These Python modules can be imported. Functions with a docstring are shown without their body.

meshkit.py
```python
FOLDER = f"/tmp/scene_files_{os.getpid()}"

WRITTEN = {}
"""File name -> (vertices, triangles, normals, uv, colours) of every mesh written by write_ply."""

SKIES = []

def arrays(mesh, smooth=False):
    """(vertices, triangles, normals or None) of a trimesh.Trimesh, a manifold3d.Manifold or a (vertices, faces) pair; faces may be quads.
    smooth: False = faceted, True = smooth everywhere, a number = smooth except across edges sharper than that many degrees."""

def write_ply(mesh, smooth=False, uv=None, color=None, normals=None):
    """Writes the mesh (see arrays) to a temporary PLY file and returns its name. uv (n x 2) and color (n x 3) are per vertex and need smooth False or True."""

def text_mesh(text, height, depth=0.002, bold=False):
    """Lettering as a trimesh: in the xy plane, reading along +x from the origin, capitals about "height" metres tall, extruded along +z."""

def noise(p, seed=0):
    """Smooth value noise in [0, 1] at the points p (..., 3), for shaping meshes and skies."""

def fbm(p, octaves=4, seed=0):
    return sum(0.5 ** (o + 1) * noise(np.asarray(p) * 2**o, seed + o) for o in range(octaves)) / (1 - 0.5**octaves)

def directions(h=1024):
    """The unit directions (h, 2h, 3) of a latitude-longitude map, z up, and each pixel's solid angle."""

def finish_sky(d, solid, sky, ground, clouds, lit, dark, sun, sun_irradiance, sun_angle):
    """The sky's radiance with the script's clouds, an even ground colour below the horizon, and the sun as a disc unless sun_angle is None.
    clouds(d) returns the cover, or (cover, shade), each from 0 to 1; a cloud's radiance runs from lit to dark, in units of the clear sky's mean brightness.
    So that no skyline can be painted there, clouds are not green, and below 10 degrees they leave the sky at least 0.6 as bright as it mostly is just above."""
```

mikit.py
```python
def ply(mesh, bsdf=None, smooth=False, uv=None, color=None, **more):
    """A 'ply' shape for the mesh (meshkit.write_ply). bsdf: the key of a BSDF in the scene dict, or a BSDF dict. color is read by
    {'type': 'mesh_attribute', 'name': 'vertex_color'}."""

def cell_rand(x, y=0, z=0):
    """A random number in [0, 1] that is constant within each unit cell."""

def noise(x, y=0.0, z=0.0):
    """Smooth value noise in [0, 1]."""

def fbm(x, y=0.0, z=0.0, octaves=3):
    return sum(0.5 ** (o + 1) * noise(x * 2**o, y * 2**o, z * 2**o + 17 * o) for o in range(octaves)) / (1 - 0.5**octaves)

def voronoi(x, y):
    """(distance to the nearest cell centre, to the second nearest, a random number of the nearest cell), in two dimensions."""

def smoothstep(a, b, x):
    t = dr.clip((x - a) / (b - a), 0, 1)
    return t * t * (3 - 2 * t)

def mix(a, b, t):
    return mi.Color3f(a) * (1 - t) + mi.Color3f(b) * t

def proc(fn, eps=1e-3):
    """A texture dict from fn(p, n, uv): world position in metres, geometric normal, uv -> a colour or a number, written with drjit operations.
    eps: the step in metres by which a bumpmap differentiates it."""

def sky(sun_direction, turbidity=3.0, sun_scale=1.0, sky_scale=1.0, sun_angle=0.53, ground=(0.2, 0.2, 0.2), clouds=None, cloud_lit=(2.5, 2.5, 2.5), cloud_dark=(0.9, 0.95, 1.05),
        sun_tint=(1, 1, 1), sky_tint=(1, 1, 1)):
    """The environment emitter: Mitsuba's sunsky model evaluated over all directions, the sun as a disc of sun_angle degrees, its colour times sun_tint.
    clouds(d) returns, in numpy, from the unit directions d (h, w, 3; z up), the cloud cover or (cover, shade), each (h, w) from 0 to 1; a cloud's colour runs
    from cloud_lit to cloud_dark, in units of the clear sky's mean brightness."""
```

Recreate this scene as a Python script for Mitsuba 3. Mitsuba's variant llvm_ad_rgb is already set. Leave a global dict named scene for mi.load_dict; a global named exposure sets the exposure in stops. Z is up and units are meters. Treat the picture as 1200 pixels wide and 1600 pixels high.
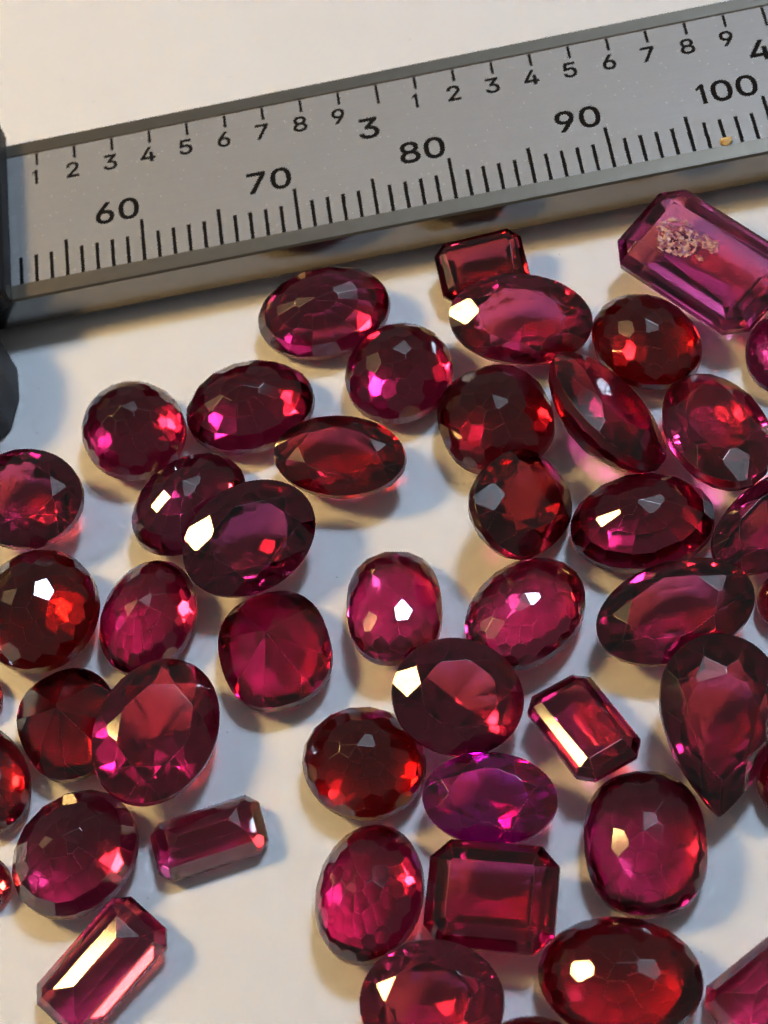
import math
import numpy as np
import trimesh
import mitsuba as mi
import drjit as dr
import mikit
import meshkit
from scipy.spatial import HalfspaceIntersection, cKDTree
from shapely.geometry import Polygon, box as sbox

T = mi.ScalarTransform4f
U = 0.001                                    # the scene is laid out in millimetres
scene, labels = {}, {}

# ---------------------------------------------------------------- camera
EL, DIST, ROLL, YAW, FPX = math.radians(60), 105.38, -.293, -.125, 2892.7
fw = np.array([math.sin(YAW) * math.cos(EL), math.cos(YAW) * math.cos(EL), -math.sin(EL)])
r0 = np.cross(fw, [0, 0, 1]); r0 /= np.linalg.norm(r0)
u0 = np.cross(r0, fw)
up = -math.sin(ROLL) * r0 + math.cos(ROLL) * u0
target = np.array([0, 0, 3.6])
eye = target - DIST * fw
scene['camera'] = {
    'type': 'thinlens', 'fov': math.degrees(2 * math.atan(600 / FPX)), 'fov_axis': 'x',
    'to_world': T().look_at(origin=(eye * U).tolist(), target=(target * U).tolist(), up=up.tolist()),
    'aperture_radius': .42 * U, 'focus_distance': 104.5 * U, 'near_clip': 10 * U, 'far_clip': 5000 * U}

# ---------------------------------------------------------------- light: a warm lamp to the left, a cool one to the right behind, a dim room
DIM = 1 / 16
def rgb(*c): return {'type': 'rgb', 'value': [float(x) for x in c]}
def lamp(name, direction, dist, r_in, r_out, core, glow, label):
    d = np.array(direction, float); d /= np.linalg.norm(d)
    a = trimesh.geometry.align_vectors([0, 0, 1], -d)
    R = r_out
    bulb = trimesh.creation.cylinder(radius=r_in, height=2, sections=48)
    ring = trimesh.creation.annulus(r_min=r_in + .2, r_max=R, height=1.6, sections=48)
    shade = trimesh.creation.revolve([[R * 1.01, 2], [R * 1.01, -.2 * R], [R * .5, -.5 * R], [0, -.5 * R], [0, -.54 * R], [R * .52, -.54 * R], [R * 1.05, -.22 * R], [R * 1.05, 2], [R * 1.01, 2]], sections=48)
    for k, mesh, extra in (('bulb', bulb, core), ('diffuser', ring, glow), ('lamp_shade', shade, None)):
        mesh.apply_transform(a); mesh.apply_translation(d * dist); mesh.apply_scale(U)
        scene[f'{name}__{k}'] = mikit.ply(mesh, 'lamp_metal', smooth=40, **({'emitter': {'type': 'area', 'radiance': rgb(*(np.array(extra) * DIM))}} if extra else {}))
    labels[name] = {'label': label, 'category': 'lamp'}
scene['lamp_metal'] = {'type': 'twosided', 'bsdf': {'type': 'diffuse', 'reflectance': rgb(.25, .25, .25)}}
lamp('warm_lamp', (-134, 54, 150), 208, 21, 46, (59, 37.5, 13.5), (.9, .66, .36), 'warm white desk lamp shining from the left above the stones')
lamp('cool_lamp', (1.35, 1.6, 3.5), 480, 40, 110, (40, 51, 66), (.8, .95, 1.1), 'cool white lamp shining from behind on the right')
scene['room'] = {'type': 'constant', 'radiance': rgb(*(np.array([.105, .105, .105]) * DIM))}
exposure = 4.03                               # a dim room, exposed for it

# ---- gem geometry (mm) -------------------------------------------------
def support(kind, a, b):
    """support function h(N) of the girdle outline, N = unit 2-vectors (n, 2)"""
    if kind == 'pear':                       # tip at +x
        t = np.linspace(0, 2 * np.pi, 240, endpoint=False)
        w = np.sin(t) * np.abs(np.sin(t / 2)) ** .8
        P = np.column_stack([a * np.cos(t), b * w / w.max()])
        return lambda N: (N @ P.T).max(1)
    q = {'oval': 2.0, 'cushion': 1.72}.get(kind, 2.0)
    return lambda N: (np.abs(a * N[:, 0]) ** q + np.abs(b * N[:, 1]) ** q) ** (1 / q)

def gem_planes(kind, a, b, cut, seed, crown=.30, pav=.78, table=.58, gird=.09):
    """rows (nx, ny, nz, d, part); girdle mid plane z = 0, table up"""
    rng = np.random.default_rng(seed)
    out = []
    g = gird * b
    zt, zc = g + crown * b, -g - pav * b
    def add(N, nz_dir, d, part):
        out.append(np.column_stack([N, nz_dir, d, np.full(len(N), part)]))
    jit = lambda n, s: 1 + rng.normal(0, s, n)
    if kind == 'step':
        cc = .36 * b                          # cut corner
        ang = np.radians([0, 45, 90, 135, 180, 225, 270, 315])
        N = np.column_stack([np.cos(ang), np.sin(ang)])
        s2 = math.sqrt(.5)
        h = np.array([a, (a + b - cc) * s2, b, (a + b - cc) * s2] * 2)
        add(N, np.zeros(8), h, 2)
        def step(z1, i1, z2, i2, part, sc):
            # facet through inset i1 at z1 and inset i2 at z2 (sc: corner facets inset scale)
            k = np.where(np.arange(8) % 2 == 1, sc, 1.0) * jit(8, .03)
            dz, di = z2 - z1, (i2 - i1) * k
            n = np.column_stack([N * abs(dz), np.sign(dz) * di])
            L = np.linalg.norm(n, axis=1)
            n /= L[:, None]
            d = (h - i1 * k) * abs(dz) / L + z1 * n[:, 2]
            add(n[:, :2], n[:, 2], d, part)
        it = (1 - table) * b
        step(g, 0, g + .62 * (zt - g), it * .45, 1, .9)
        step(g + .62 * (zt - g), it * .45, zt, it, 1, .9)
        m = -1.0
        step(-g, 0, -g + (zc + g) * .50, b * .26, 3, .9)
        step(-g + (zc + g) * .50, b * .26, -g + (zc + g) * .82, b * .60, 3, .9)
        step(-g + (zc + g) * .82, b * .60, zc, b * 1.0, 3, .9)
    else:
        H = support(kind, a, b)
        # normals evenly spread along the outline (by the ellipse's parameter)
        def dirs(t):
            n = np.column_stack([np.cos(t) / a ** .75, np.sin(t) / b ** .75])
            return n / np.linalg.norm(n, axis=1, keepdims=True)
        ng = 56
        t = np.arange(ng) / ng * 2 * np.pi + .01
        N = dirs(t) if kind != 'pear' else np.column_stack([np.cos(t), np.sin(t)])
        add(N, np.zeros(ng), H(N), 2)
        def cone(t, s1, z1, s2, z2, part, lift=0., js=.02):
            N = dirs(t) if kind != 'pear' else np.column_stack([np.cos(t), np.sin(t)])
            h = H(N)
            n = np.column_stack([N * abs(z2 - z1), np.sign(z2 - z1) * (s1 - s2) * h * jit(len(t), js)])
            L = np.linalg.norm(n, axis=1)
            n /= L[:, None]
            d = s1 * h * n[:, :2].dot([1, 0]) * 0 + s1 * h * abs(z2 - z1) / L + z1 * n[:, 2]
            add(n[:, :2], n[:, 2], d + lift, part)
        k8 = np.arange(8) * np.pi / 4 + rng.uniform(-.06, .06)
        k16 = np.arange(16) * np.pi / 8 + np.pi / 16 + k8[0]
        st = k8 + np.pi / 8
        # crown: mains, upper girdle, stars
        cone(k8, 1, g, table * 1.02, zt, 1)
        cone(k16, 1, g, .5 + .5 * table, g + (zt - g) * .60, 1)
        cone(st, 1 - .30 * (1 - table), g + (zt - g) * .52, table * .96, zt, 1)
        # pavilion
        P = lambda f: -g + (zc + g) * f
        if cut == 'brilliant':
            cone(k8, 1, -g, 0.0, zc, 3)
            cone(k16, 1, -g, .45, P(.66), 3)
        elif cut == 'round':                  # bulging native cut, three rows of facets
            n1 = 2 * int(rng.integers(8, 11))
            o = rng.uniform(0, 1)
            tt = np.arange(n1) / n1 * 2 * np.pi + o
            hs = np.pi / n1
            cone(tt, 1, -g, .92, P(.24), 3, js=.022)
            cone(tt + hs, .92, P(.24), .77, P(.49), 3, js=.022)
            cone(tt, .77, P(.49), .54, P(.75), 3, js=.022)
            cone(tt[::2] + hs, .54, P(.75), .28, P(.92), 3, js=.03)
            cone(tt[::3] + hs / 2, .28, P(.92), 0, zc, 3, js=.03)
        elif cut == 'stepped':                # concentric steps
            n1 = 16
            o = rng.uniform(0, .2)
            t1 = np.arange(n1) / n1 * 2 * np.pi + o
            cone(t1, 1, -g, .85, P(.40), 3, js=.03)
            cone(t1, .85, P(.40), .60, P(.70), 3, js=.03)
            cone(t1, .60, P(.70), .32, P(.90), 3, js=.03)
            cone(t1[::2], .32, P(.90), 0, zc, 3, js=.05)
        elif cut == 'checker':                # small diamond facets
            o = rng.uniform(0, .3)
            rows = [(1, 0), (.86, .30), (.68, .56), (.47, .78), (.25, .93), (0, 1)]
            for i in range(5):
                n1 = [20, 20, 16, 12, 8][i]
                cone((np.arange(n1) + .5 * (i % 2)) / n1 * 2 * np.pi + o, rows[i][0], P(rows[i][1]), rows[i + 1][0], P(rows[i + 1][1]), 3, js=.05)
    tj = rng.normal(0, .012, 2)
    tn = np.array([tj[0], tj[1], 1.0]); tn /= np.linalg.norm(tn)
    out.append(np.array([[*tn, zt * tn[2], 0]]))
    return np.vstack(out)

def polyhedron(pl, with_ids=False):
    """vertices and, for each plane, the ordered loop of its corners"""
    hs = HalfspaceIntersection(np.column_stack([pl[:, :3], -pl[:, 3]]), np.zeros(3))
    v = hs.intersections
    v = v[np.isfinite(v).all(1)]
    tree = cKDTree(v)
    keep, idx = [], -np.ones(len(v), int)
    for i in range(len(v)):
        if idx[i] < 0:
            near = tree.query_ball_point(v[i], 2e-5)
            for j in near:
                if idx[j] < 0: idx[j] = len(keep)
            keep.append(v[i])
    v = np.array(keep)
    loops, ids = [], []
    for k, p in enumerate(pl):
        on = np.where(np.abs(v @ p[:3] - p[3]) < 5e-5)[0]
        if len(on) < 3: continue
        c = v[on].mean(0)
        u = np.cross(p[:3], [.3, .5, .81]); u /= np.linalg.norm(u)
        w = np.cross(p[:3], u)
        q = v[on] - c
        loops.append((on[np.argsort(np.arctan2(q @ w, q @ u))], int(p[4])))
        ids.append(k)
    return (v, loops, ids) if with_ids else (v, loops)

def worn(pl, width=.02):
    """the planes plus a narrow plane along every facet edge: edges rubbed by other stones (part 4)"""
    v, loops, ids = polyhedron(pl, True)
    edges = {}
    for (l, q), p in zip(loops, ids):
        for i in range(len(l)):
            e = (l[i], l[(i + 1) % len(l)])
            edges.setdefault((min(e), max(e)), []).append(p)
    out = []
    for (i, j), ps in edges.items():
        if len(ps) != 2 or np.linalg.norm(v[i] - v[j]) < .22: continue
        p, q = pl[ps[0]], pl[ps[1]]
        if p[4] == 2 and q[4] == 2: continue
        n = p[:3] + q[:3]; n /= np.linalg.norm(n)
        half = math.acos(min(1, n @ p[:3]))
        if half < .03 or (i * 31 + j * 17) % 5 < 2: continue
        w = width * (.6 + .8 * (((i * 7 + j * 13) % 10) / 10))
        out.append([*n, n @ (v[i] + v[j]) / 2 - .5 * w * math.sin(half), 4])
    return np.vstack([pl, out])

def rot_pose(yaw, tilt, az, flip):
    """yaw of the long axis in the girdle plane, then tilt of the table normal towards azimuth az; flip: table down"""
    c, s = math.cos(yaw), math.sin(yaw)
    R = np.array([[c, -s, 0], [s, c, 0], [0, 0, 1.0]])
    if flip: R = R @ np.diag([1, -1, -1.0])
    k = np.array([-math.sin(az), math.cos(az), 0])
    K = np.array([[0, -k[2], k[1]], [k[2], 0, -k[0]], [-k[1], k[0], 0]])
    return (np.eye(3) + math.sin(tilt) * K + (1 - math.cos(tilt)) * K @ K) @ R

# kind, cut, x, y, z of the girdle centre, half length, half width (mm), yaw, tilt, tilt azimuth, table down, seed, proportions, tint, name, label
GEMS = {
    'g1': ('oval', 'stepped', -1.988, 15.899, 1.515, 4.166, 2.934, 3.134, 13, -1.858, 1, 10, {}, 'ruby', 'oval_gem',
           'domed oval red gem touching the caliper edge, left of the cut corner gem there'),
    'g2': ('step', '', 8.164, 16.923, 1.749, 2.762, 2.032, 3.174, 14, -1.701, 0, 17, {}, 'deep', 'emerald_cut_gem',
           'small cut-corner dark red gem leaning on the caliper behind a large pale-windowed oval'),
    'g3': ('oval', 'round', 9.815, 11.991, 2.423, 4.323, 2.777, 2.889, 20.7, -1.443, 0, 3144, {}, 'rose', 'oval_gem',
           'large oval gem with a pale pink window, overlapping the small gem below the 80'),
    'g4': ('step', '', 21.253, 13.436, 2.751, 5.004, 3.154, 2.255, 8, -2.191, 0, 31, {}, 'pink', 'emerald_cut_gem',
           'largest cut-corner gem, purplish pink with a tan rough inclusion, at the upper right'),
    'g5': ('oval', 'round', 16.958, 9.533, 1.163, 3.567, 2.898, 2.189, 0.2, -2.054, 1, 5195, {}, 'orange', 'oval_gem',
           'dark orange-red domed gem directly below the large inclusion-bearing cut-corner gem'),
    'g6': ('oval', 'round', 24.578, 7.127, 0.848, 2.732, 2.132, 4.489, 0, -1.701, 1, 45, {}, 'wine', 'oval_gem',
           'dark purplish gem cut off at the right edge beside the largest cut-corner gem'),
    'g7': ('oval', 'round', 13.685, 4.446, 2.618, 4.723, 3.007, 5.102, 42, 0.390, 0, 52, {}, 'ruby', 'oval_gem',
           'narrow tilted oval gem showing its girdle at lower left, under the large pale-windowed oval'),
    'g8': ('oval', 'round', 19.487, 1.792, 2.678, 4.829, 2.904, 4.783, 18.6, 1.236, 0, 8067, {}, 'rose', 'oval_gem',
           'oval gem with a wide pink window at far right, under the orange red dome'),
    'g9': ('cushion', 'round', 7.224, 5.974, 1.350, 3.522, 3.338, 1.760, 0.1, 1.881, 1, 9007, {}, 'red', 'cushion_gem',
           'round red cushion gem in the upper group, touched by a smaller tilted dark gem'),
    'g10': ('oval', 'round', 2.002, 10.538, 1.290, 3.385, 3.255, 4.216, 0.4, -2.406, 1, 10138, {}, 'ruby', 'oval_gem',
           'domed dark red oval gem between the large pale-windowed oval and the gem at caliper'),
    'g11': ('oval', 'stepped', -7.280, 10.166, 1.214, 3.955, 3.071, 3.171, 0, -1.701, 1, 80, {}, 'ruby', 'oval_gem',
           'long domed oval gem with a bright streak, right of the round gem under the 60'),
    'g12': ('oval', 'round', -14.545, 10.012, 1.382, 3.117, 3.422, 3.646, 0, -1.701, 1, 87, {}, 'ruby', 'oval_gem',
           'round domed gem at the upper left, nearest the black slider'),
    'g13': ('oval', 'round', -2.208, 4.980, 2.184, 4.042, 2.540, 2.789, 8.1, -2.333, 0, 13030, {}, 'red', 'oval_gem',
           'flat oval gem with a brownish red table, alone in the centre above open white table'),
    'g14': ('cushion', 'round', 7.770, -0.692, 2.718, 3.584, 2.904, 3.848, 40, -0.210, 0, 101, {}, 'deep', 'cushion_gem',
           'small tilted dark brownish red gem resting against the round red cushion gem'),
    'g15': ('oval', 'stepped', 14.280, -2.634, 1.287, 4.074, 3.055, 3.092, 3.1, 1.989, 1, 15129, {}, 'ruby', 'oval_gem',
           'long oval magenta gem with an elongated inner step, right of the small tilted dark gem'),
    'g16': ('oval', 'round', 21.497, -4.327, 2.000, 4.312, 2.329, 3.641, 15.0, -0.831, 0, 16150, {}, 'wine', 'oval_gem',
           'dark wine oval gem with a sharp left edge cut off beside the long magenta oval'),
    'g17': ('oval', 'round', -21.157, 5.855, 2.696, 3.574, 3.120, 2.815, 7.5, -1.427, 0, 17036, {}, 'wine', 'oval_gem',
           'oval gem cut off by the left picture edge, upper of the large ones there'),
    'g18': ('oval', 'stepped', -11.538, 4.110, 1.385, 3.770, 2.919, 3.827, 6.2, 1.071, 1, 18155, {}, 'wine', 'oval_gem',
           'domed purplish oval gem half covered by a dark oval with a bright left facet'),
    'g19': ('oval', 'checker', -7.931, 0.174, 3.022, 4.047, 3.089, 3.583, 24.1, -1.090, 0, 19061, {}, 'wine', 'oval_gem',
           'dark oval gem with a bright left facet, lying on a purplish domed oval'),
    'g20': ('oval', 'round', -20.873, -1.246, 1.645, 3.807, 3.609, 5.016, 5.9, -2.972, 1, 20026, {}, 'orange', 'oval_gem',
           'big orange red domed gem cut off by the left edge of the picture'),
    'g21': ('oval', 'round', -14.575, -2.720, 1.105, 3.628, 2.763, 4.349, 0.1, 3.010, 1, 21085, {}, 'ruby', 'oval_gem',
           'upright purplish red oval gem between the orange-red gem and the square cushion gem'),
    'g22': ('cushion', 'brilliant', -7.419, -6.301, 1.259, 3.567, 3.146, 4.849, 0, -1.701, 1, 157, {}, 'ruby', 'cushion_gem',
           'squarish cushion gem with point up and star-like facets, alone left of centre'),
    'g23': ('cushion', 'round', -0.363, -5.109, 1.470, 3.853, 2.681, 4.652, 11.7, 1.252, 1, 23013, {'pav': 0.6}, 'rose', 'cushion_gem',
           'pale pink upright cushion gem in the centre, behind the round gem with a clear table'),
    'g24': ('oval', 'round', 6.830, -6.929, 1.437, 3.861, 3.010, 3.906, 7.8, 1.187, 1, 24040, {'pav': 0.6}, 'rose', 'oval_gem',
           'slanting domed oval rose gem right of the pale pink cushion'),
    'g25': ('oval', 'round', 14.858, -8.916, 2.417, 4.409, 2.808, 3.267, 10, -2.020, 0, 178, {}, 'wine', 'oval_gem',
           "long dark oval gem with a pink window behind the pear gem's round end"),
    'g26': ('oval', 'round', 21.190, -8.730, 0.671, 1.796, 1.706, 1.102, 0, -1.701, 1, 185, {}, 'red', 'oval_gem',
           'small sliver of red gem at the right edge above the pear gem'),
    'g27': ('pear', 'round', 15.759, -15.975, 2.791, 4.803, 3.173, 4.509, 16, -1.245, 0, 192, {}, 'wine', 'pear_gem',
           'large dark red pear-shaped gem with its point towards the viewer at the right'),
    'g28': ('oval', 'round', 19.251, -18.806, 0.843, 2.418, 2.110, 4.335, 0.3, 0.508, 1, 28043, {}, 'deep', 'oval_gem',
           "sliver of dark gem at the right edge beside the pear gem's point"),
    'g29': ('oval', 'brilliant', 2.399, -11.779, 2.799, 3.588, 3.170, 2.760, 18.8, -1.106, 0, 29013, {}, 'wine', 'oval_gem',
           'roundish purple-red gem with a clear pale table in front of the pale pink cushion'),
    'g30': ('step', '', 8.758, -14.418, 1.914, 3.136, 2.032, 1.973, 11.6, 1.409, 0, 30093, {}, 'wine', 'emerald_cut_gem',
           'small slanting cut-corner gem between the round clear-tabled gem and the pear-shaped gem'),
    'g31': ('oval', 'round', -3.259, -13.960, 1.229, 3.420, 3.125, 2.552, 0.0, 1.775, 1, 31104, {}, 'orange', 'oval_gem',
           'round dark orange-brown domed gem in the lower middle, left of the vivid purple oval'),
    'g32': ('oval', 'brilliant', 3.187, -17.549, 2.102, 3.569, 2.474, 2.894, 8, -1.701, 0, 227, {}, 'purple', 'oval_gem',
           'vivid purple oval gem, the most violet stone of all'),
    'g33': ('cushion', 'round', 10.735, -21.123, 1.291, 3.836, 3.152, 4.601, 2.2, -2.388, 1, 33136, {'pav': 0.6}, 'wine', 'cushion_gem',
           "tall cushion gem with large bright facets just below the pear gem's point"),
    'g34': ('oval', 'round', -3.857, -21.330, 1.519, 3.919, 2.882, 4.508, 12.0, 2.020, 1, 34145, {}, 'ruby', 'oval_gem',
           'upright tilted oval gem with a pale outer rim in the lower middle'),
    'g35': ('step', '', 2.470, -22.867, 2.399, 3.361, 2.745, 2.880, 6, -1.858, 0, 248, {}, 'ruby', 'emerald_cut_gem',
           'blocky cut-corner dark red gem below the vivid purple oval'),
    'g36': ('oval', 'round', 8.113, -27.826, 1.473, 4.139, 3.090, 2.808, 7.3, 2.278, 1, 36153, {'pav': 0.6}, 'red', 'oval_gem',
           'large brownish red domed oval gem at the bottom edge, right of middle'),
    'g37': ('oval', 'round', -1.312, -27.790, 2.799, 3.619, 3.033, 2.990, 8.3, -1.717, 0, 37038, {}, 'rose', 'oval_gem',
           'round pink windowed gem at the bottom edge in front of the blocky gem'),
    'g38': ('step', '', 15.496, -29.254, 0.773, 3.324, 1.952, 3.646, 0, -1.701, 1, 269, {}, 'rose', 'emerald_cut_gem',
           'purplish pink cut-corner gem cut off by the lower right corner'),
    'g39': ('step', '', -12.227, -16.445, 0.692, 3.098, 1.711, 3.289, 0, -1.701, 1, 276, {'pav': 0.9}, 'wine', 'emerald_cut_gem',
           'small cut corner gem with a long ridge, alone on white table at lower left'),
    'g40': ('step', '', -18.417, -22.591, 1.118, 3.640, 2.013, 3.851, 7.6, -1.518, 1, 40010, {'pav': 0.7}, 'wine', 'emerald_cut_gem',
           'long cut-corner purplish gem lying slanted at the lower left bottom edge'),
    'g41': ('oval', 'stepped', -19.494, -16.247, 1.308, 3.675, 3.253, 3.925, 0.4, 2.627, 1, 41131, {}, 'wine', 'oval_gem',
           'domed purple-red oval gem above the long slanted cut-corner gem'),
    'g42': ('oval', 'brilliant', -14.260, -10.572, 2.714, 4.296, 3.297, 4.209, 14.1, -0.346, 0, 42021, {}, 'ruby', 'oval_gem',
           'large upright oval gem with a broad table lying over a dark round gem at left'),
    'g43': ('cushion', 'brilliant', -19.453, -8.524, 1.149, 3.337, 2.898, 5.034, 0, -1.701, 1, 304, {}, 'deep', 'cushion_gem',
           'very dark red round gem half under the large upright oval at left'),
    'g44': ('oval', 'round', -24.435, -10.732, 0.925, 3.369, 2.294, 5.073, 0.6, 1.268, 1, 44150, {}, 'deep', 'oval_gem',
           'dark gem cut off by the left picture edge, beside the very dark round gem'),
    'g45': ('oval', 'round', -24.832, -16.656, 0.564, 1.568, 1.397, 2.265, 0.0, -0.881, 1, 45048, {}, 'red', 'oval_gem',
           'tiny sliver of red gem at the left edge beside the domed purple red oval'),
    'g46': ('oval', 'round', -24.826, -5.451, 0.497, 1.583, 1.242, 4.879, 0.3, -0.694, 1, 46169, {}, 'red', 'oval_gem',
           'sliver of red gem at the left edge below the big orange red dome'),
    'g47': ('oval', 'round', 3.026, -30.743, 0.775, 2.601, 1.961, 3.000, 0.5, 3.030, 1, 47167, {}, 'deep', 'oval_gem',
           'top of a dark gem just peeping in at the bottom edge between two large ovals'),
}

# ---------------------------------------------------------------- table
def table_col(p, n, uv):
    x, y = p.x / U, p.y / U
    s = mikit.fbm(x * .11, y * .11, 3.3, 3) * .05 + mikit.noise(x * 9, y * 9) * .014
    cx, cy = dr.floor(x * .35), dr.floor(y * .35)
    dx, dy = x * .35 - cx - .2 - .6 * mikit.cell_rand(cx, cy, 1), y * .35 - cy - .2 - .6 * mikit.cell_rand(cx, cy, 2)
    speck = dr.select(mikit.cell_rand(cx, cy, 3) > .80, 1 - mikit.smoothstep(.008, .03, dr.sqrt(dx * dx + 2 * dy * dy + dx * dy)), 0)
    return mi.Color3f(.785, .80, .81) * (.965 + s) * (1 - .45 * speck)
scene['table_white'] = {'type': 'principled', 'base_color': mikit.proc(table_col), 'roughness': .5, 'specular': .35}
tb = trimesh.creation.box([700, 700, 12]); tb.apply_translation([0, 60, -6]); tb.apply_scale(U)
scene['table'] = mikit.ply(tb, 'table_white')
labels['table'] = {'label': 'plain white tabletop that everything lies on', 'category': 'table', 'kind': 'structure'}

# ---------------------------------------------------------------- caliper
X0, YI, YB, YT, Y5 = 72.61, 31.82, 21.24, 24.59, 24.16      # ruler reading at x = 0; rows of the scale
ZL, ZP = 3.6, 3.46                                             # lip and face panel heights
YLO, YHI = 20.0, 32.95
def brush(p, n, uv):
    x, y, z = p.x / U, p.y / U, p.z / U
    s = mikit.noise(x * .7, y * 22, z * 22) * .6 + mikit.noise(x * 2.5, y * 55, z * 55) * .4
    return .06 + .12 * s
scene['steel'] = {'type': 'twosided', 'bsdf': {'type': 'principled', 'base_color': rgb(.25, .22, .175), 'metallic': 1.0, 'roughness': mikit.proc(lambda p, n, uv: .30 + brush(p, n, uv) * .8)}}
scene['steel_side'] = {'type': 'twosided', 'bsdf': {'type': 'principled', 'base_color': rgb(.21, .195, .175), 'metallic': 1.0, 'roughness': mikit.proc(brush)}}
def panel_col(p, n, uv):
    x, y = p.x / U, p.y / U
    g = mikit.noise(x * 14, y * 14) * .5 + mikit.noise(x * 33, y * 33) * .5
    sp = mikit.smoothstep(.994, .998, mikit.cell_rand(dr.floor(x * 11), dr.floor(y * 11)))
    return mi.Color3f(.335, .335, .33) * (.92 + .08 * g + .06 * mikit.noise(x * .5, y * 34) + .03 * mikit.fbm(x * .2, y * .3)) + .16 * sp
scene['face_grey'] = {'type': 'twosided', 'bsdf': {'type': 'principled', 'base_color': mikit.proc(panel_col), 'metallic': .25, 'roughness': .46}}
scene['black_ink'] = {'type': 'twosided', 'bsdf': {'type': 'diffuse', 'reflectance': rgb(.014, .013, .013)}}
scene['black_plastic'] = {'type': 'twosided', 'bsdf': {'type': 'principled', 'base_color': rgb(.008, .009, .011), 'specular': .25, 'roughness': .5}}

scene['grey_plastic'] = {'type': 'twosided', 'bsdf': {'type': 'principled', 'base_color': rgb(.018, .019, .021), 'specular': .3, 'roughness': .5}}
def put(name, mesh, bsdf, smooth=False, **more):
    mesh = mesh.copy(); mesh.apply_scale(U)
    scene[name] = mikit.ply(mesh, bsdf, smooth=smooth, **more)
def numbered(name):
    k, i = name, 0
    while k in scene:
        i += 1; k = f'{name}_{i:03d}'
    return k
def prism_x(profile, x0, x1):
    m = trimesh.creation.extrude_polygon(Polygon(profile), x1 - x0, engine='earcut')
    m.apply_transform(np.array([[0, 0, 1, x0], [1, 0, 0, 0], [0, 1, 0, 0], [0, 0, 0, 1.0]]))
    return m
XL, XR = -80.0, 84.0
c = .13
core = prism_x([(YLO, .95), (YLO + .15, .8), (YHI - .15, .8), (YHI, .95), (YHI, ZL - c), (YHI - c, ZL), (YI + .06, ZL), (YI + .06, ZP - .02), (YB - .04, ZP - .02), (YB - .04, ZL), (YLO + c, ZL), (YLO, ZL - c)], XL, XR)
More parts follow.
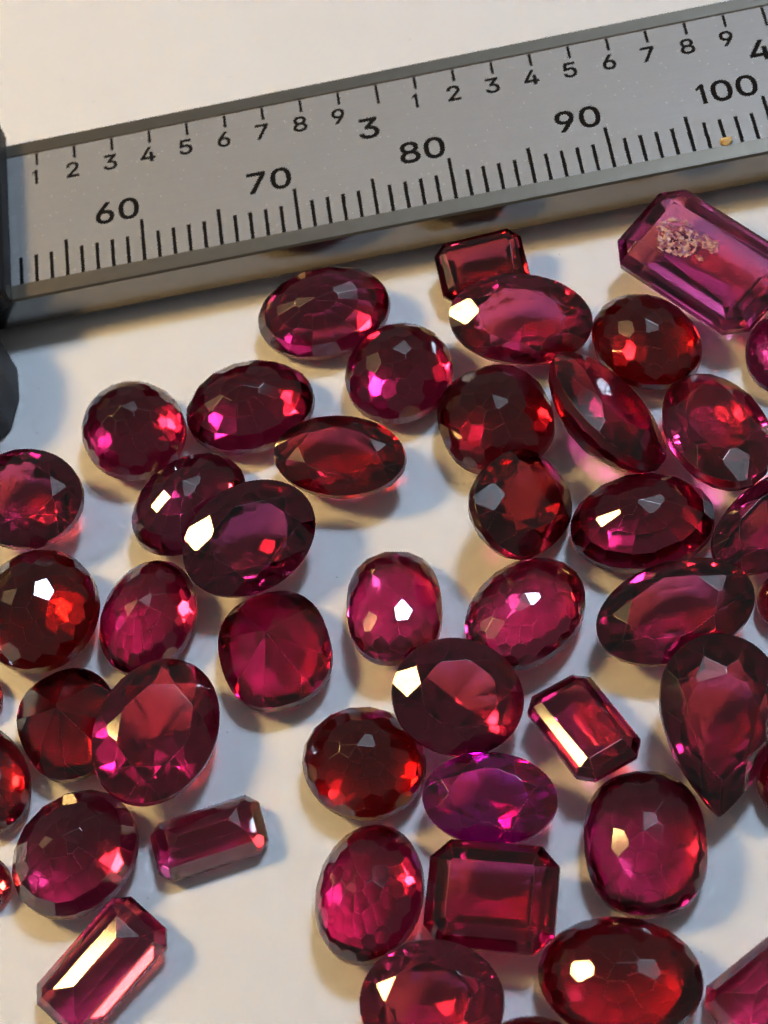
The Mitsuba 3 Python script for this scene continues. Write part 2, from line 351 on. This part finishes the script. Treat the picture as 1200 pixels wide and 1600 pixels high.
# the front side shows more of a mirror than the brushed top
nf = core.face_normals
side = (np.abs(nf[:, 1]) > .9) & (core.triangles_center[:, 1] < YLO + .05)
f_side, f_rest = core.submesh([np.where(side)[0]], append=True), core.submesh([np.where(~side)[0]], append=True)
put('caliper__beam', f_rest, 'steel')
put('caliper__beam_side', f_side, 'steel_side')
panel = trimesh.creation.box([XR - XL, YI + .05 - (YB - .03), .3]); panel.apply_translation([(XL + XR) / 2, (YI + .05 + YB - .03) / 2, ZP - .15])
put('caliper__face_panel', panel, 'face_grey')
rng = np.random.default_rng(5)
def mark(x, y0, y1, w):
    n = 7                                    # slightly ragged etched stroke
    yy = np.linspace(y0, y1, n)
    l = x - w / 2 + rng.normal(0, .008, n); r = x + w / 2 + rng.normal(0, .008, n)
    m = trimesh.creation.extrude_polygon(Polygon(list(zip(l, yy)) + list(zip(r[::-1], yy[::-1]))), .012, engine='earcut')
    m.apply_translation([0, 0, ZP])
    put(numbered('caliper__graduation_mark'), m, 'black_ink')
for mm in range(51, 106):
    top = YT if mm % 10 == 0 else Y5 if mm % 5 == 0 else YB + 2.18
    mark(mm - X0, YB + .0, top, .23)
for k in range(21, 43):
    mark(k * 2.54 - X0, YI - (1.62 if k % 10 == 0 else 1.02), YI, .19)
def glyphs(text, h, bold):
    """lettering with a plain one: a stroke and a flag"""
    if text[0] != '1': return meshkit.text_mesh(text, h, .012, bold)
    w = .125 * h * (1.25 if bold else 1)
    x1 = .40 * h
    one = Polygon([(x1 - w, 0), (x1, 0), (x1, h), (x1 - w * .8, h), (x1 - .30 * h, h * .80), (x1 - .30 * h, h * .69), (x1 - w, h * .80)])
    m = trimesh.creation.extrude_polygon(one, .012, engine='earcut')
    if len(text) > 1:
        r = meshkit.text_mesh(text[1:], h, .012, bold); r.apply_translation([.50 * h, 0, 0])
        m = trimesh.util.concatenate([m, r])
    return m
def numeral(text, x, y, h, sx, bold=True, right=False):
    m = glyphs(text, h, bold)
    m.apply_scale([sx, 1, 1])
    m.apply_translation([x - m.bounds[1][0] if right else x - m.bounds.mean(0)[0], y, ZP])
    put(numbered('caliper__numeral'), m, 'black_ink')
for mm in (50, 60, 70, 80, 90, 100):
    numeral(str(mm), mm - X0 - .10, YT + .28, 1.62, 1.10, right=True)
for k in range(21, 43):
    if k % 10: numeral(str(k % 10), k * 2.54 - X0 - .18, YI - 2.6, 1.2, 1.05, True)
    else: numeral(str(k // 10), k * 2.54 - X0 - .22, YI - 4.3, 1.62, 1.1, right=True)
# the sliding head, of which only the right hand edge is in view
def slab(pts, z0, z1, r, rz=.5):
    """rounded prism: outline with rounded corners, rounded top edge"""
    P = Polygon(pts).buffer(-r).buffer(r, quad_segs=16)
    layers, n = [], 6
    zs = [z0] + [z1 - rz + rz * math.sin(i / n * math.pi / 2) for i in range(n + 1)]
    ins = [0] + [rz * (1 - math.cos(i / n * math.pi / 2)) for i in range(n + 1)]
    c0 = np.array(P.exterior.coords)[:-1]
    m = len(c0)
    t = np.roll(c0, -1, 0) - np.roll(c0, 1, 0); t /= np.linalg.norm(t, axis=1, keepdims=True)
    nn = np.column_stack([t[:, 1], -t[:, 0]])
    if P.exterior.is_ccw is False: nn = -nn
    v, f = [], []
    for z, i in zip(zs, ins): v.append(np.column_stack([c0 - nn * i, np.full(m, z)]))
    for L in range(len(zs) - 1):
        for k in range(m):
            a, b = L * m + k, L * m + (k + 1) % m
            f += [[a, b, b + m], [a, b + m, a + m]]
    v = np.vstack(v)
    tv, tf = trimesh.creation.triangulate_polygon(Polygon(v[-m:, :2]), engine='earcut')
    top = trimesh.Trimesh(np.column_stack([tv, np.full(len(tv), z1)]), tf, process=False)
    return trimesh.util.concatenate([trimesh.Trimesh(v, f, process=False), top])
XS = -21.25
put('caliper__slider', slab([(-78, 19.4), (XS, 19.4), (XS, 33.6), (XS - .8, 35.2), (-78, 35.2)], ZL + .05, 5.35, .6, .45), 'black_plastic', smooth=35)
put('caliper__slider_lower_body', slab([(-78, 11.4), (-24.4, 11.4), (-22.7, 12.7), (-22.05, 15), (-22.1, 17.2), (-22.8, 18.9), (-23.2, 19.8), (-78, 19.8)], .2, 5.1, 1.0, 1.2), 'grey_plastic', smooth=35)
put('caliper__slider_upper_body', slab([(-78, 33.1), (-22.3, 33.1), (-22.8, 36.4), (-78, 36.4)], .2, ZL + .04, .5, .2), 'black_plastic', smooth=35)
labels['caliper'] = {'label': 'steel caliper with inch and millimetre scales lying across the top, black slider at left', 'category': 'caliper'}
# crumb on the scale
cr = trimesh.creation.icosphere(subdivisions=2, radius=.38)
cr.vertices *= 1 + .25 * (meshkit.noise(cr.vertices * 4)[:, None] - .5) * 2
cr.apply_scale([1.05, .8, .55]); cr.apply_translation([97.05 - X0, YB + .25, ZP + .16])
scene['crumb_tan'] = {'type': 'diffuse', 'reflectance': rgb(.72, .50, .22)}
put('crumb', cr, 'crumb_tan')
labels['crumb'] = {'label': 'tiny yellow crumb sitting on the scale of the caliper near the 100', 'category': 'crumb'}

# ---------------------------------------------------------------- gems
# colour by cut rough: (absorption per mm in the body, tint of each crossing of the surface)
# colour by rough material: (absorption per mm in the body, tint of each crossing of the surface)
TINT = {
    'ruby': ((.10, .43, .26), (.93, .44, .64)), 'red': ((.13, .46, .38), (.92, .40, .50)), 'deep': ((.19, .50, .42), (.88, .40, .48)), 'wine': ((.13, .40, .26), (.91, .50, .66)),
    'pink': ((.06, .20, .11), (.95, .60, .75)), 'purple': ((.06, .56, .11), (.96, .36, .80)), 'orange': ((.12, .52, .52), (.94, .38, .38)), 'rose': ((.08, .33, .21), (.95, .50, .66))}
for k, (s, t) in TINT.items():
    scene[f'medium_{k}'] = {'type': 'homogeneous', 'albedo': 0.0, 'sigma_t': rgb(*s), 'scale': 1 / U}
    for f, al in (('facet', .004), ('girdle', .07)):
        scene[f'gem_{f}_{k}'] = {'type': 'roughdielectric', 'distribution': 'ggx', 'alpha': al, 'int_ior': 1.76, 'ext_ior': 1.0, 'specular_transmittance': rgb(*t)}
PART = ['table_facet', 'crown', 'girdle', 'pavilion', 'worn_edge']
for key, (kind, cut, x, y, z, a, b, yaw, tilt, az, flip, seed, dims, tint, name, label) in GEMS.items():
    v, loops = polyhedron(worn(gem_planes(kind, a, b, cut, seed, **dims)))
    w = v @ rot_pose(yaw, math.radians(tilt), az, flip).T + [x, y, z + .13]
    top = name
    i = 0
    while top in labels:
        i += 1; top = f'{name}_{i:03d}'
    labels[top] = {'label': label, 'category': 'gemstone'}
    for p in range(5):
        f = [[l[0], l[j], l[j + 1]] for l, q in loops if q == p for j in range(1, len(l) - 1)]
        if not f: continue
        m = trimesh.Trimesh(w, f, process=False); m.remove_unreferenced_vertices()
        put(f'{top}__{PART[p]}', m, f"gem_{'girdle' if p in (2, 4) else 'facet'}_{tint}", interior={'type': 'ref', 'id': f'medium_{tint}'})

# rough tan inclusion and a feather inside the largest gem, just under its table
kind, cut, x, y, z, a, b, yaw, tilt, az, flip, seed, dims, tint, name, label = GEMS['g4']
R4 = rot_pose(yaw, math.radians(tilt), az, flip)
holder = next(k for k, d in labels.items() if d['label'] == label)
rng = np.random.default_rng(8)
def flake(cx, cy, rx, ry, z0, thick, seed, n=64):
    g = np.array([[i, j] for i in range(n) for j in range(n)], float) / (n - 1) * 2 - 1
    ang = np.arctan2(g[:, 1], g[:, 0]); rr = np.hypot(*g.T)
    lim = .72 + .5 * (meshkit.noise(np.column_stack([np.cos(ang) * 2, np.sin(ang) * 2, ang * 0]) + seed) - .4)
    P3 = np.column_stack([cx + g[:, 0] * rx, cy + g[:, 1] * ry, g[:, 0] * 0])
    hgt = meshkit.fbm(np.column_stack([g * 10, g[:, 0] * 0]), 4, seed)
    topv = P3 + np.column_stack([0 * rr, 0 * rr, z0 + (hgt - .5) * thick])
    botv = topv - [0, 0, .05]
    ok = (rr < lim) & (hgt > .30 + .16 * (rr / lim) ** 2)
    f = []
    for i in range(n - 1):
        for j in range(n - 1):
            q = [i * n + j, (i + 1) * n + j, (i + 1) * n + j + 1, i * n + j + 1]
            if ok[q].all():
                f += [[q[0], q[1], q[2]], [q[0], q[2], q[3]]]
    f = np.array(f)
    m = trimesh.Trimesh(np.vstack([topv, botv]), np.vstack([f, f[:, ::-1] + n * n]), process=False)
    m.remove_unreferenced_vertices()
    return m
zt4 = .09 * b + .30 * b
INCL = [(1.9, .15, 1.9, 1.6, zt4 + .10, .12, 3), (.1, -.55, 1.2, .6, zt4 + .09, .1, 5), (-.2, .5, .4, .25, zt4 + .09, .1, 9)]
scene['inclusion_tan'] = {'type': 'twosided', 'bsdf': {'type': 'principled', 'base_color': mikit.proc(lambda p, n, uv: mikit.mix((.22, .04, .08), (.60, .34, .24), mikit.smoothstep(.36, .66, mikit.fbm(p.x / U * 5, p.y / U * 5, p.z / U * 3, 4)))), 'roughness': .35}}
for q in INCL:
    m = flake(*q)
    m.vertices = m.vertices @ R4.T + [x, y, z + .13]
    put(numbered(f'{holder}__inclusion'), m, 'inclusion_tan', smooth=True)
